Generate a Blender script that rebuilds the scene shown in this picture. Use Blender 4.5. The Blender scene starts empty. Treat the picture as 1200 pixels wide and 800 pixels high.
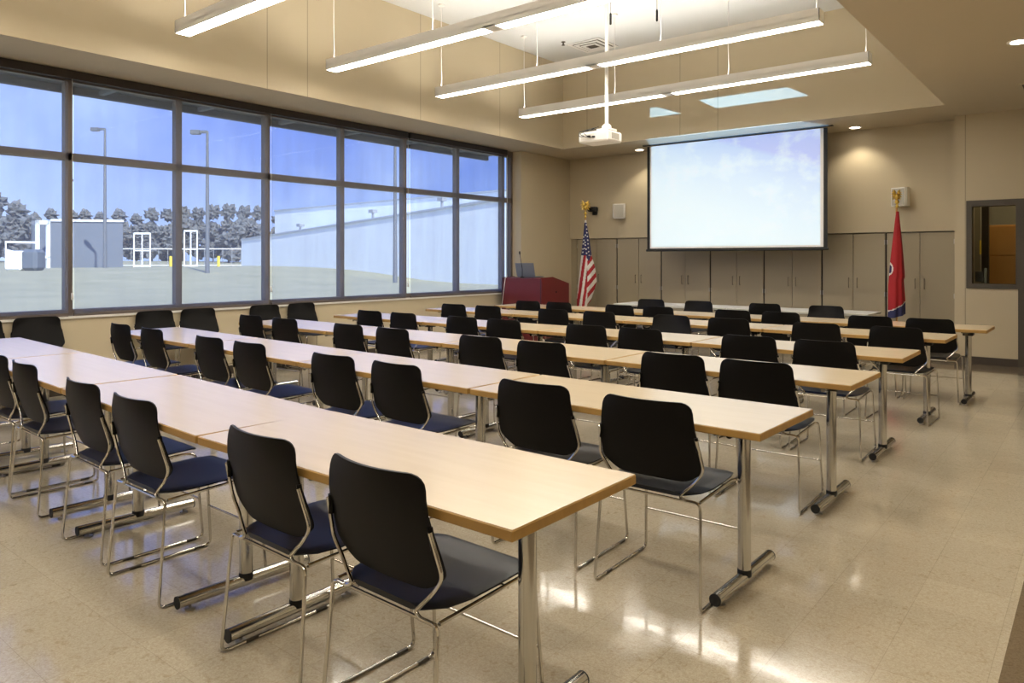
import bpy, math, random
from mathutils import Vector, Matrix, noise
random.seed(4)
PI = math.pi
COL = bpy.context.scene.collection
ORD = ['', 'first', 'second', 'third', 'fourth', 'fifth', 'sixth', 'seventh', 'eighth']

# ------------------------------------------------------------------ materials
def node_mat(name):
    m = bpy.data.materials.new(name); m.use_nodes = True
    nt = m.node_tree; b = nt.nodes['Principled BSDF']
    return m, nt, b
def flat(name, c, rough=.6, metal=0., spec=.5, var=.0, scale=8., bump=0., coat=0., bscale=None):
    m, nt, b = node_mat(name); N, L = nt.nodes, nt.links
    b.inputs['Base Color'].default_value = (*c, 1); b.inputs['Roughness'].default_value = rough
    b.inputs['Metallic'].default_value = metal; b.inputs['Specular IOR Level'].default_value = spec
    b.inputs['Coat Weight'].default_value = coat
    tc = N.new('ShaderNodeTexCoord'); nz = N.new('ShaderNodeTexNoise'); nz.inputs['Scale'].default_value = scale
    nz.inputs['Detail'].default_value = 4
    L.new(tc.outputs['Object'], nz.inputs['Vector'])
    if var:
        mx = N.new('ShaderNodeMix'); mx.data_type = 'RGBA'
        mx.inputs['A'].default_value = (*[x * (1 - var) for x in c], 1); mx.inputs['B'].default_value = (*[min(1, x * (1 + var)) for x in c], 1)
        L.new(nz.outputs['Fac'], mx.inputs['Factor']); L.new(mx.outputs['Result'], b.inputs['Base Color'])
    if bump:
        n2 = N.new('ShaderNodeTexNoise'); n2.inputs['Scale'].default_value = bscale or scale * 12; L.new(tc.outputs['Object'], n2.inputs['Vector'])
        bp = N.new('ShaderNodeBump'); bp.inputs['Strength'].default_value = bump; bp.inputs['Distance'].default_value = .002
        L.new(n2.outputs['Fac'], bp.inputs['Height']); L.new(bp.outputs['Normal'], b.inputs['Normal'])
    return m
def emit(name, c, s):
    m, nt, b = node_mat(name)
    b.inputs['Base Color'].default_value = (*c, 1); b.inputs['Emission Color'].default_value = (*c, 1)
    b.inputs['Emission Strength'].default_value = s
    return m
WALL = (.50, .42, .285)
M = {}
M['wall'] = flat('painted_wall', WALL, .55, var=.03, scale=1.5, bump=.15, bscale=90)
M['soffit'] = flat('painted_soffit', (.52, .445, .32), .6, var=.02, scale=1.2)
M['tray'] = flat('white_ceiling_paint', (.72, .73, .72), .8, var=.01, scale=1)
M['cab'] = flat('beige_cabinet_laminate', (.33, .275, .182), .45, var=.03, scale=2)
M['gap'] = flat('dark_gap', (.03, .025, .02), .9)
M['base'] = flat('brown_vinyl_base', (.045, .032, .022), .5)
M['frame'] = flat('bronze_aluminium', (.11, .085, .07), .5, metal=.1)
M['fascia'] = flat('dark_shade_fascia', (.022, .016, .014), .6)
M['greyframe'] = flat('grey_brown_steel_frame', (.062, .050, .036), .5)
M['handle'] = flat('dark_bronze_handle', (.20, .165, .11), .4, metal=.6)
M['chrome'] = flat('polished_chrome', (.60, .58, .54), .13, metal=1., var=.02)
M['chrome_t'] = flat('chrome_tube_table', (.56, .55, .52), .16, metal=1., var=.02)
M['black'] = flat('black_plastic_back', (.0050, .0042, .0038), .5, spec=.14, var=.1, scale=20, bump=.1, bscale=900)
M['seat'] = flat('dark_vinyl_seat', (.008, .009, .013), .36, spec=.32, var=.15, scale=9, bump=.12, bscale=500)
M['navy'] = flat('navy_vinyl_seat', (.005, .009, .027), .40, spec=.30, var=.15, scale=9, bump=.12, bscale=500)
M['rubber'] = flat('black_rubber', (.01, .01, .01), .7)
M['white'] = flat('white_enamel', (.90, .88, .85), .4)
M['whitep'] = flat('white_plastic', (.75, .72, .66), .4)
M['grill'] = flat('perforated_grille', (.42, .39, .33), .7, var=.2, scale=200)
M['gold'] = flat('gilt_metal', (.75, .52, .12), .3, metal=1.)
M['mahog'] = flat('mahogany_laminate', (.12, .011, .012), .4, var=.12, scale=3)
M['mahogd'] = flat('dark_mahogany_edge', (.05, .008, .01), .4)
M['silver'] = flat('silver_plastic', (.20, .21, .23), .35, metal=.3)
M['red'] = flat('flag_red', (.34, .010, .014), .8)
M['fwhite'] = flat('flag_white', (.72, .68, .62), .75)
M['fblue'] = flat('flag_navy', (.02, .022, .085), .75)
M['lens'] = emit('fluorescent_lens', (1, .93, .82), 30.0)
M['uplens'] = emit('fluorescent_tubes_above', (1, .95, .87), 30.0)
M['can'] = emit('downlight_lamp', (1, .90, .74), 14.)
M['alu'] = flat('brushed_aluminium', (.5, .48, .44), .35, metal=1.)
M['gypsum_dark'] = flat('dark_vent_interior', (.10, .08, .06), .8)
M['sill'] = flat('pale_sill', (.70, .68, .62), .4)
# exterior
M['grass'] = flat('lawn_grass', (.33, .31, .19), .95, var=.3, scale=.35)
M['wbldg'] = flat('white_metal_siding', (.80, .84, .84), .6, var=.04, scale=.2)
M['wtrim'] = flat('grey_siding_trim', (.42, .45, .47), .6)
M['asph'] = flat('grey_paint', (.25, .26, .28), .7)
M['trailer'] = flat('pale_trailer_siding', (.17, .19, .23), .7, var=.05, scale=.5)
M['twhite'] = flat('white_trailer_trim', (.85, .87, .90), .6)
M['darkbox'] = flat('dark_grey_panel', (.10, .12, .15), .7)
M['foliage'] = flat('winter_foliage', (.13, .135, .14), 1., var=.4, scale=.5)
M['bark'] = flat('bark', (.07, .06, .05), 1.)
M['pole'] = flat('grey_steel_pole', (.12, .13, .15), .6)
M['yellow'] = flat('yellow_paint', (.8, .6, .05), .5)
M['canopy'] = flat('grey_canopy_steel', (.06, .065, .08), .7)
M['canopyb'] = flat('light_canopy_beam', (.35, .36, .38), .7)
M['office'] = flat('office_wall_paint', (.34, .33, .27), .8)
M['wood'] = flat('honey_oak_veneer', (.55, .28, .07), .5, var=.12, scale=3)

def grooved(name, c, axis, at, rough, w=.006):   # painted gypsum with vertical reveal joints, part of the wall surface
    m = flat(name, c, rough, var=.03, scale=1.5, bump=.15, bscale=90); nt = m.node_tree; N, L = nt.nodes, nt.links
    b = N['Principled BSDF']; src = b.inputs['Base Color'].links[0].from_socket
    g = N.new('ShaderNodeNewGeometry'); s = N.new('ShaderNodeSeparateXYZ'); L.new(g.outputs['Position'], s.inputs[0]); prev = None
    for a in at:
        d = N.new('ShaderNodeMath'); d.operation = 'COMPARE'; d.inputs[1].default_value = a; d.inputs[2].default_value = w
        L.new(s.outputs[axis], d.inputs[0])
        if prev:
            ad = N.new('ShaderNodeMath'); ad.operation = 'MAXIMUM'; L.new(prev, ad.inputs[0]); L.new(d.outputs[0], ad.inputs[1]); prev = ad.outputs[0]
        else: prev = d.outputs[0]
    mx = N.new('ShaderNodeMix'); mx.data_type = 'RGBA'; L.new(prev, mx.inputs['Factor']); L.new(src, mx.inputs['A'])
    mx.inputs['B'].default_value = (*[x * .62 for x in c], 1); L.new(mx.outputs['Result'], b.inputs['Base Color'])
    return m
M['trayL'] = grooved('painted_tray_wall_left', WALL, 1, [4.8, 5.35, 7.24, 8.99], .55)
M['trayF'] = grooved('painted_tray_wall_front', WALL, 0, [-7.02, -5.26, -4.63], .55)
M['wallR'] = grooved('painted_side_wall', WALL, 0, [-1.472], .55)

def floor_mat():
    m, nt, b = node_mat('vinyl_composition_tile'); N, L = nt.nodes, nt.links
    g = N.new('ShaderNodeNewGeometry'); s = N.new('ShaderNodeSeparateXYZ'); L.new(g.outputs['Position'], s.inputs[0])
    mp = N.new('ShaderNodeMapping'); mp.inputs['Scale'].default_value = (1, 1, 1); L.new(g.outputs['Position'], mp.inputs[0])
    n1 = N.new('ShaderNodeTexNoise'); n1.inputs['Scale'].default_value = 110; n1.inputs['Detail'].default_value = 5; n1.inputs['Distortion'].default_value = 1.2
    n2 = N.new('ShaderNodeTexNoise'); n2.inputs['Scale'].default_value = 1.1; n2.inputs['Detail'].default_value = 3
    n4 = N.new('ShaderNodeTexNoise'); n4.inputs['Scale'].default_value = 22; n4.inputs['Detail'].default_value = 4; n4.inputs['Distortion'].default_value = 2.
    for n in (n1, n2, n4): L.new(mp.outputs[0], n.inputs['Vector'])
    r1 = N.new('ShaderNodeValToRGB'); r1.color_ramp.elements[0].position = .36; r1.color_ramp.elements[1].position = .62
    r1.color_ramp.elements[0].color = (.44, .375, .275, 1); r1.color_ramp.elements[1].color = (.55, .485, .37, 1)
    L.new(n1.outputs['Fac'], r1.inputs[0])
    r4 = N.new('ShaderNodeValToRGB'); r4.color_ramp.elements[0].position = .28; r4.color_ramp.elements[1].position = .42
    r4.color_ramp.elements[0].color = (.72, .66, .56, 1); r4.color_ramp.elements[1].color = (1, 1, 1, 1)
    L.new(n4.outputs['Fac'], r4.inputs[0])
    mu = N.new('ShaderNodeMix'); mu.data_type = 'RGBA'; mu.blend_type = 'MULTIPLY'; mu.inputs['Factor'].default_value = .65
    L.new(r1.outputs[0], mu.inputs['A']); L.new(r4.outputs[0], mu.inputs['B'])
    # per-tile tone
    fl = N.new('ShaderNodeVectorMath'); fl.operation = 'SCALE'; fl.inputs['Scale'].default_value = 1 / .3048; L.new(g.outputs['Position'], fl.inputs[0])
    f2 = N.new('ShaderNodeVectorMath'); f2.operation = 'FLOOR'; L.new(fl.outputs[0], f2.inputs[0])
    wn = N.new('ShaderNodeTexWhiteNoise'); L.new(f2.outputs[0], wn.inputs['Vector'])
    mr = N.new('ShaderNodeMapRange'); mr.inputs['To Min'].default_value = .94; mr.inputs['To Max'].default_value = 1.03; L.new(wn.outputs['Value'], mr.inputs[0])
    m2 = N.new('ShaderNodeMix'); m2.data_type = 'RGBA'; m2.blend_type = 'MULTIPLY'; m2.inputs['Factor'].default_value = 1
    L.new(mu.outputs['Result'], m2.inputs['A']); L.new(mr.outputs[0], m2.inputs['B'])
    # tile joints
    fr = N.new('ShaderNodeVectorMath'); fr.operation = 'FRACTION'; L.new(fl.outputs[0], fr.inputs[0])
    sp = N.new('ShaderNodeSeparateXYZ'); L.new(fr.outputs[0], sp.inputs[0]); js = []
    for k in (0, 1):
        c = N.new('ShaderNodeMath'); c.operation = 'LESS_THAN'; c.inputs[1].default_value = .008; L.new(sp.outputs[k], c.inputs[0]); js.append(c)
    jm = N.new('ShaderNodeMath'); jm.operation = 'MAXIMUM'; L.new(js[0].outputs[0], jm.inputs[0]); L.new(js[1].outputs[0], jm.inputs[1])
    jf = N.new('ShaderNodeMath'); jf.operation = 'MULTIPLY'; jf.inputs[1].default_value = .28; L.new(jm.outputs[0], jf.inputs[0])
    m3 = N.new('ShaderNodeMix'); m3.data_type = 'RGBA'; m3.inputs['B'].default_value = (.12, .09, .06, 1)
    L.new(jf.outputs[0], m3.inputs['Factor']); L.new(m2.outputs['Result'], m3.inputs['A'])
    # brown border tiles along the front and the right-hand wall
    gx = N.new('ShaderNodeMath'); gx.operation = 'GREATER_THAN'; gx.inputs[1].default_value = -.275; L.new(s.outputs[0], gx.inputs[0])
    gy = N.new('ShaderNodeMath'); gy.operation = 'GREATER_THAN'; gy.inputs[1].default_value = 10.8; L.new(s.outputs[1], gy.inputs[0])
    gm = N.new('ShaderNodeMath'); gm.operation = 'MAXIMUM'; L.new(gx.outputs[0], gm.inputs[0]); L.new(gy.outputs[0], gm.inputs[1])
    m4 = N.new('ShaderNodeMix'); m4.data_type = 'RGBA'; L.new(gm.outputs[0], m4.inputs['Factor']); L.new(m3.outputs['Result'], m4.inputs['A'])
    br = N.new('ShaderNodeMix'); br.data_type = 'RGBA'; br.blend_type = 'MULTIPLY'; br.inputs['Factor'].default_value = 1
    L.new(m3.outputs['Result'], br.inputs['A']); br.inputs['B'].default_value = (.36, .31, .26, 1)
    L.new(br.outputs['Result'], m4.inputs['B']); L.new(m4.outputs['Result'], b.inputs['Base Color'])
    b.inputs['Roughness'].default_value = .14; b.inputs['Specular IOR Level'].default_value = .5
    b.inputs['Coat Weight'].default_value = .35; b.inputs['Coat Roughness'].default_value = .06
    n3 = N.new('ShaderNodeTexNoise'); n3.inputs['Scale'].default_value = 7; n3.inputs['Detail'].default_value = 2; L.new(mp.outputs[0], n3.inputs['Vector'])
    bp = N.new('ShaderNodeBump'); bp.inputs['Strength'].default_value = .35; bp.inputs['Distance'].default_value = .0016
    L.new(n3.outputs['Fac'], bp.inputs['Height']); L.new(bp.outputs['Normal'], b.inputs['Normal']); L.new(bp.outputs['Normal'], b.inputs['Coat Normal'])
    return m
M['floor'] = floor_mat()

def maple(name, c1, c2, rough=.3):
    m, nt, b = node_mat(name); N, L = nt.nodes, nt.links
    tc = N.new('ShaderNodeTexCoord'); mp = N.new('ShaderNodeMapping'); mp.inputs['Scale'].default_value = (1.2, 14, 4); L.new(tc.outputs['Object'], mp.inputs[0])
    n = N.new('ShaderNodeTexNoise'); n.inputs['Scale'].default_value = 2.2; n.inputs['Detail'].default_value = 6; L.new(mp.outputs[0], n.inputs['Vector'])
    r = N.new('ShaderNodeValToRGB'); r.color_ramp.elements[0].color = (*c1, 1); r.color_ramp.elements[1].color = (*c2, 1)
    r.color_ramp.elements[0].position = .3; r.color_ramp.elements[1].position = .7
    L.new(n.outputs['Fac'], r.inputs[0]); L.new(r.outputs[0], b.inputs['Base Color'])
    b.inputs['Roughness'].default_value = rough; b.inputs['Specular IOR Level'].default_value = .5; b.inputs['Coat Weight'].default_value = .6 if rough < .4 else 0; b.inputs['Coat Roughness'].default_value = .27; b.inputs['Coat IOR'].default_value = 1.55
    return m
M['top'] = maple('maple_laminate', (.64, .515, .345), (.67, .54, .365), .24)
M['edge'] = maple('oak_coloured_edge', (.36, .205, .052), (.44, .26, .072), .5)
M['wtop'] = maple('off_white_laminate', (.88, .87, .82), (.90, .89, .85), .25)
M['wedge'] = maple('pale_edge', (.45, .44, .38), (.5, .48, .42), .5)

def shade_mat():
    m, nt, b = node_mat('woven_sunscreen_fabric'); N, L = nt.nodes, nt.links; N.remove(b)
    out = N['Material Output']; t = N.new('ShaderNodeBsdfTransparent'); t.inputs[0].default_value = (.93, .96, 1, 1)
    d = N.new('ShaderNodeBsdfDiffuse'); d.inputs[0].default_value = (.26, .25, .245, 1)
    tr = N.new('ShaderNodeBsdfTranslucent'); tr.inputs[0].default_value = (.62, .61, .62, 1)
    a = N.new('ShaderNodeMixShader'); a.inputs[0].default_value = .5; L.new(d.outputs[0], a.inputs[1]); L.new(tr.outputs[0], a.inputs[2])
    mx = N.new('ShaderNodeMixShader'); L.new(t.outputs[0], mx.inputs[1]); L.new(a.outputs[0], mx.inputs[2]); L.new(mx.outputs[0], out.inputs[0])
    tc = N.new('ShaderNodeTexCoord'); mp = N.new('ShaderNodeMapping'); mp.inputs['Scale'].default_value = (1, 3.2, .35); L.new(tc.outputs['Object'], mp.inputs[0])
    n = N.new('ShaderNodeTexNoise'); n.inputs['Scale'].default_value = 1.6; L.new(mp.outputs[0], n.inputs['Vector'])
    r = N.new('ShaderNodeMapRange'); r.inputs['To Min'].default_value = .29; r.inputs['To Max'].default_value = .44; L.new(n.outputs['Fac'], r.inputs[0])
    L.new(r.outputs[0], mx.inputs[0])
    return m
M['shade'] = shade_mat()
def glass_mat():
    m, nt, b = node_mat('clear_window_glass'); N, L = nt.nodes, nt.links; N.remove(b); out = N['Material Output']
    t = N.new('ShaderNodeBsdfTransparent'); t.inputs[0].default_value = (.93, .97, .97, 1); g = N.new('ShaderNodeBsdfGlossy'); g.inputs['Roughness'].default_value = .02
    mx = N.new('ShaderNodeMixShader'); f = N.new('ShaderNodeMath'); f.operation = 'MULTIPLY'; f.inputs[1].default_value = .02; lw = N.new('ShaderNodeLayerWeight'); L.new(lw.outputs['Facing'], f.inputs[0])
    L.new(f.outputs[0], mx.inputs[0]); L.new(t.outputs[0], mx.inputs[1]); L.new(g.outputs[0], mx.inputs[2]); L.new(mx.outputs[0], out.inputs[0])
    return m
M['glass'] = glass_mat()
def screen_mat():     # the projected slide: a pale sky with small white clouds
    m, nt, b = node_mat('projected_sky_slide'); N, L = nt.nodes, nt.links
    tc = N.new('ShaderNodeTexCoord'); s = N.new('ShaderNodeSeparateXYZ'); L.new(tc.outputs['Generated'], s.inputs[0])
    # blue weight rises to the top right
    a = N.new('ShaderNodeMath'); a.operation = 'MULTIPLY_ADD'; a.inputs[1].default_value = .55; a.inputs[2].default_value = -.25; L.new(s.outputs[0], a.inputs[0])
    c = N.new('ShaderNodeMath'); c.operation = 'ADD'; L.new(a.outputs[0], c.inputs[0]); L.new(s.outputs[2], c.inputs[1])
    r = N.new('ShaderNodeValToRGB'); e = r.color_ramp.elements
    e[0].position = .25; e[0].color = (.74, .90, .96, 1); e[1].position = 1.25; e[1].color = (.40, .50, .92, 1)
    q = e.new(.7); q.color = (.62, .80, .98, 1); q2 = e.new(.95); q2.color = (.49, .66, .97, 1)
    L.new(c.outputs[0], r.inputs[0])
    mp = N.new('ShaderNodeMapping'); mp.inputs['Scale'].default_value = (3, 1, 2.4); L.new(tc.outputs['Generated'], mp.inputs[0])
    n = N.new('ShaderNodeTexNoise'); n.inputs['Scale'].default_value = 1.5; n.inputs['Detail'].default_value = 7; n.inputs['Roughness'].default_value = .6; L.new(mp.outputs[0], n.inputs['Vector'])
    k = N.new('ShaderNodeValToRGB'); k.color_ramp.elements[0].position = .50; k.color_ramp.elements[1].position = .66; L.new(n.outputs['Fac'], k.inputs[0])
    f = N.new('ShaderNodeMath'); f.operation = 'MULTIPLY'; f.inputs[1].default_value = .7; L.new(k.outputs[0], f.inputs[0])
    mx = N.new('ShaderNodeMix'); mx.data_type = 'RGBA'; mx.inputs['B'].default_value = (.80, .95, 1, 1)
    L.new(f.outputs[0], mx.inputs['Factor']); L.new(r.outputs[0], mx.inputs['A'])
    b.inputs['Base Color'].default_value = (.3, .3, .3, 1); b.inputs['Roughness'].default_value = .9
    L.new(mx.outputs['Result'], b.inputs['Emission Color']); b.inputs['Emission Strength'].default_value = .80
    return m
M['screen'] = screen_mat()

# ------------------------------------------------------------------ mesh builder
class MB:
    def __init__(s): s.v, s.f, s.m, s.sm = [], [], [], []
    def add(s, vs, fs, mi=0, smooth=False):
        o = len(s.v); s.v += [tuple(v) for v in vs]
        for f in fs: s.f.append(tuple(i + o for i in f)); s.m.append(mi); s.sm.append(smooth)
        return s
    def box(s, x0, x1, y0, y1, z0, z1, mi=0, bev=0.):
        if bev:
            b = min(bev, abs(x1 - x0) / 2.01, abs(y1 - y0) / 2.01, abs(z1 - z0) / 2.01); V = []; idx = {}
            for i, X in enumerate((x0, x1)):
                for j, Y in enumerate((y0, y1)):
                    for k, Z in enumerate((z0, z1)):
                        sx, sy, sz = (b if i == 0 else -b), (b if j == 0 else -b), (b if k == 0 else -b)
                        idx[i, j, k] = len(V); V += [(X, Y + sy, Z + sz), (X + sx, Y, Z + sz), (X + sx, Y + sy, Z)]
            g = lambda i, j, k, a: idx[i, j, k] + a; F = []
            for i in (0, 1): F.append([g(i, 0, 0, 0), g(i, 1, 0, 0), g(i, 1, 1, 0), g(i, 0, 1, 0)][::(-1 if i == 0 else 1)])
            for j in (0, 1): F.append([g(0, j, 0, 1), g(1, j, 0, 1), g(1, j, 1, 1), g(0, j, 1, 1)][::(1 if j == 0 else -1)])
            for k in (0, 1): F.append([g(0, 0, k, 2), g(1, 0, k, 2), g(1, 1, k, 2), g(0, 1, k, 2)][::(-1 if k == 0 else 1)])
            for i in (0, 1):
                for j in (0, 1): F.append([g(i, j, 0, 0), g(i, j, 0, 1), g(i, j, 1, 1), g(i, j, 1, 0)])
                for k in (0, 1): F.append([g(i, 0, k, 0), g(i, 0, k, 2), g(i, 1, k, 2), g(i, 1, k, 0)])
            for j in (0, 1):
                for k in (0, 1): F.append([g(0, j, k, 1), g(0, j, k, 2), g(1, j, k, 2), g(1, j, k, 1)])
            for i in (0, 1):
                for j in (0, 1):
                    for k in (0, 1): F.append([g(i, j, k, 0), g(i, j, k, 1), g(i, j, k, 2)])
            return s.add(V, F, mi)
        V = [(x, y, z) for x in (x0, x1) for y in (y0, y1) for z in (z0, z1)]
        return s.add(V, [(0, 1, 3, 2), (4, 6, 7, 5), (0, 4, 5, 1), (2, 3, 7, 6), (0, 2, 6, 4), (1, 5, 7, 3)], mi)
    def tube(s, P, r, n=8, mi=0, caps=True, closed=False):
        P = [Vector(p) for p in P]; R = r if isinstance(r, (list, tuple)) else [r] * len(P); V, F = [], []
        nrm = None; K = len(P)
        for i, p in enumerate(P):
            if closed: t = (P[(i + 1) % K] - P[i - 1])
            else: t = (P[min(i + 1, K - 1)] - P[max(i - 1, 0)])
            t.normalize()
            if nrm is None:
                nrm = t.orthogonal().normalized()
            else:
                nrm = (nrm - t * nrm.dot(t)); nrm = nrm.normalized() if nrm.length > 1e-6 else t.orthogonal().normalized()
            bn = t.cross(nrm)
            for k in range(n):
                a = 2 * PI * k / n; V.append(p + (nrm * math.cos(a) + bn * math.sin(a)) * R[i])
        for i in range(K if closed else K - 1):
            j = (i + 1) % K
            for k in range(n): F.append((i * n + k, i * n + (k + 1) % n, j * n + (k + 1) % n, j * n + k))
        if caps and not closed: F += [tuple(range(n))[::-1], tuple((K - 1) * n + k for k in range(n))]
        return s.add(V, F, mi, True)
    def lathe(s, prof, c=(0, 0, 0), n=20, mi=0):
        V, F = [], []
        for r, z in prof:
            for k in range(n):
                a = 2 * PI * k / n; V.append((c[0] + r * math.cos(a), c[1] + r * math.sin(a), c[2] + z))
        for i in range(len(prof) - 1):
            for k in range(n): F.append((i * n + k, i * n + (k + 1) % n, (i + 1) * n + (k + 1) % n, (i + 1) * n + k))
        F += [tuple(range(n))[::-1], tuple((len(prof) - 1) * n + k for k in range(n))]
        return s.add(V, F, mi, True)
    def prism(s, poly, a, b, axis='x', mi=0):    # polygon in the two other axes, extruded from a to b
        def P(u, v, w): return {'x': (w, u, v), 'y': (u, w, v), 'z': (u, v, w)}[axis]
        n = len(poly); V = [P(u, v, a) for u, v in poly] + [P(u, v, b) for u, v in poly]
        F = [tuple(range(n)), tuple(range(n, 2 * n))[::-1]] + [(i, (i + 1) % n, n + (i + 1) % n, n + i) for i in range(n)]
        return s.add(V, F, mi)
    def blob(s, c, r, seg=2, amp=.25, fr=1., sq=(1, 1, 1), mi=0):
        import bmesh
        bm = bmesh.new(); bmesh.ops.create_icosphere(bm, subdivisions=seg, radius=1.)
        V = []
        for v in bm.verts:
            p = v.co.copy(); q = p * (1 + amp * noise.noise(p * fr * 2 + Vector(c)))
            V.append((c[0] + q.x * r * sq[0], c[1] + q.y * r * sq[1], c[2] + q.z * r * sq[2]))
        F = [tuple(v.index for v in f.verts) for f in bm.faces]; bm.free()
        return s.add(V, F, mi)
    def build(s, name, mats, parent=None, loc=None, rz=0.):
        me = bpy.data.meshes.new(name); me.from_pydata(s.v, [], s.f)
        for m in (mats if isinstance(mats, (list, tuple)) else [mats]): me.materials.append(m)
        me.polygons.foreach_set('material_index', s.m); me.polygons.foreach_set('use_smooth', s.sm)
        me.update()
        import bmesh
        bm = bmesh.new(); bm.from_mesh(me); bmesh.ops.recalc_face_normals(bm, faces=bm.faces); bm.to_mesh(me); bm.free()
        if any(s.sm):
            me.set_sharp_from_angle(angle=math.radians(45)) if hasattr(me, 'set_sharp_from_angle') else None
        o = bpy.data.objects.new(name, me); COL.objects.link(o)
        if parent: o.parent = parent
        if loc: o.location = loc
        o.rotation_euler.z = rz
        return o
def fillet(P, r, n=4):
    P = [Vector(p) for p in P]; out = [P[0]]
    for i in range(1, len(P) - 1):
        a, b, c = P[i - 1], P[i], P[i + 1]; u, v = (a - b), (c - b)
        d = min(r, u.length * .45, v.length * .45); p0, p1 = b + u.normalized() * d, b + v.normalized() * d
        for k in range(n + 1):
            t = k / n; out.append(p0 * (1 - t) ** 2 + b * 2 * t * (1 - t) + p1 * t * t)
    out.append(P[-1]); return out
def tag(o, label=None, cat=None, group=None, kind=None):
    if label: o['label'] = label
    if cat: o['category'] = cat
    if group: o['group'] = group
    if kind: o['kind'] = kind
    return o
def thing(name, label, cat, loc=(0, 0, 0), rz=0., group=None):
    o = bpy.data.objects.new(name, None); COL.objects.link(o); o.location = loc; o.rotation_euler.z = rz
    o.empty_display_size = .1
    return tag(o, label, cat, group)
def struct(name, mb, m): return tag(mb.build(name, m), kind='structure')
def dup(root, loc, rz, label, group=None):
    r = root.copy(); COL.objects.link(r); r.location = loc; r.rotation_euler.z = rz; r['label'] = label
    if group: r['group'] = group
    for ch in list(root.children):
        c = ch.copy(); COL.objects.link(c); c.parent = r
        for g in ch.children:
            d = g.copy(); COL.objects.link(d); d.parent = c
    return r

# ------------------------------------------------------------------ room shell
CZ, TZ = 3.38, 4.88                       # low ceiling, tray ceiling
XL, XR, YF, YB = -8.38, .62, 12.05, -2.4  # inner faces
struct('floor', MB().box(-8.6, .8, -2.6, 14.4, -.12, 0), M['floor'])
struct('wall_left', MB().box(-8.6, XL, -2.6, 10.45, 0, .80), M['wall'])
struct('wall_left_corner', MB().box(-8.6, -8.25, 10.45, 12.7, 0, CZ), M['wall'])
struct('wall_left_back', MB().box(-8.6, -8.25, -2.6, -1.72, 0, CZ), M['wall'])
struct('wall_right', MB().box(XR, .8, -2.6, 14.4, 0, CZ + .12), M['wall'])
struct('wall_back', MB().box(-8.6, .8, -2.6, YB, 0, CZ + .12), M['wall'])
w = MB(); w.box(-8.25, -1.6, 12.02, 12.7, 1.815, CZ); w.box(-8.25, -1.6, 12.62, 12.7, 0, 1.815)
struct('wall_front', w, M['wall'])
w = MB()
w.box(-1.6, -1.46, 11.6, 11.75, 0, CZ); w.box(-1.46, -.88, 11.6, 11.75, 0, 1.02); w.box(-1.46, XR, 11.6, 11.75, 2.2, CZ); w.box(.12, XR, 11.6, 11.75, 0, 2.2)
w.box(-1.6, -1.5, 11.75, 12.7, 0, CZ)
struct('wall_front_right', w, M['wallR'])
c = MB(); c.box(-8.6, -7.53, -2.6, 12.7, CZ, CZ + .12); c.box(-7.53, -1.58, 10.75, 12.7, CZ, CZ + .12)
c.box(-7.53, -1.58, -2.6, -.6, CZ, CZ + .12)
struct('ceiling_soffit', c, M['soffit'])
struct('ceiling_right', MB().box(-1.58, .8, -2.6, 14.4, CZ - .012, CZ + .12), M['soffit'])
struct('ceiling', MB().box(-7.65, -1.46, -.72, 10.87, TZ, TZ + .12), M['tray'])
struct('wall_tray_left', MB().box(-7.65, -7.53, -.72, 10.87, CZ + .12, TZ), M['trayL'])
struct('wall_tray_front', MB().box(-7.53, -1.58, 10.75, 10.87, CZ + .12, TZ), M['trayF'])
struct('wall_tray_right', MB().box(-1.58, -1.46, -.72, 10.87, CZ + .12, TZ), M['wall'])
struct('wall_tray_back', MB().box(-7.53, -1.58, -.72, -.6, CZ + .12, TZ), M['wall'])
# lips so tray faces run down flush to the soffit edge
struct('trim_1', MB().box(-7.532, -7.529, -.6, 10.75, CZ, CZ + .125), M['trayL'])
struct('trim_2', MB().box(-7.53, -1.58, 10.747, 10.7505, CZ, CZ + .125), M['trayF'])
struct('baseboard_front', MB().box(-1.6, -.88, 11.585, 11.6, 0, .1), M['base'])
struct('baseboard_left', MB().box(XL, XL + .014, -1.7, 10.45, 0, .1), M['base'])
struct('baseboard_right', MB().box(XR - .014, XR, -2.4, 11.6, 0, .1), M['base'])
# small side office seen through the interior window
o = MB(); o.box(-1.5, -.55, 14.0, 14.1, 0, CZ); o.box(-1.5, -1.42, 12.7, 14.1, 0, CZ)
struct('wall_office', o, M['office'])
struct('wall_office_back', MB().box(-.55, .62, 14.0, 14.1, 0, CZ), M['office'])

# window wall: frame, panes, sill
MUL = [-1.70, -.52, .67, 1.86, 3.045, 4.22, 5.39, 6.59, 7.79, 8.99, 10.18, 10.43]
XW0, XW1 = -8.54, -8.45
k = 0
wf = MB()
for y in MUL[:-1]: wf.box(XW0, XW1, y - .036, y + .036, .88, 3.27)
wf.box(XW0, XW1, 10.40, 10.45, .88, 3.27)
wf.box(XW0, XW1, -1.72, 10.45, .80, .88); wf.box(XW0, XW1, -1.72, 10.45, 3.27, 3.38); wf.box(XW0, XW1 , -1.72, 10.45, 2.445, 2.525)
win = struct('window_1', wf, M['frame'])
for i in range(len(MUL) - 1):
    g = MB(); g.box(-8.498, -8.492, MUL[i] + .036, MUL[i + 1] - .036, .88, 2.445); g.box(-8.498, -8.492, MUL[i] + .036, MUL[i + 1] - .036, 2.525, 3.27)
    g.build('pane', M['glass'], win)
struct('trim_3', MB().box(-8.45, -8.36, -1.72, 10.45, .79, .812), M['sill'])

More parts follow.
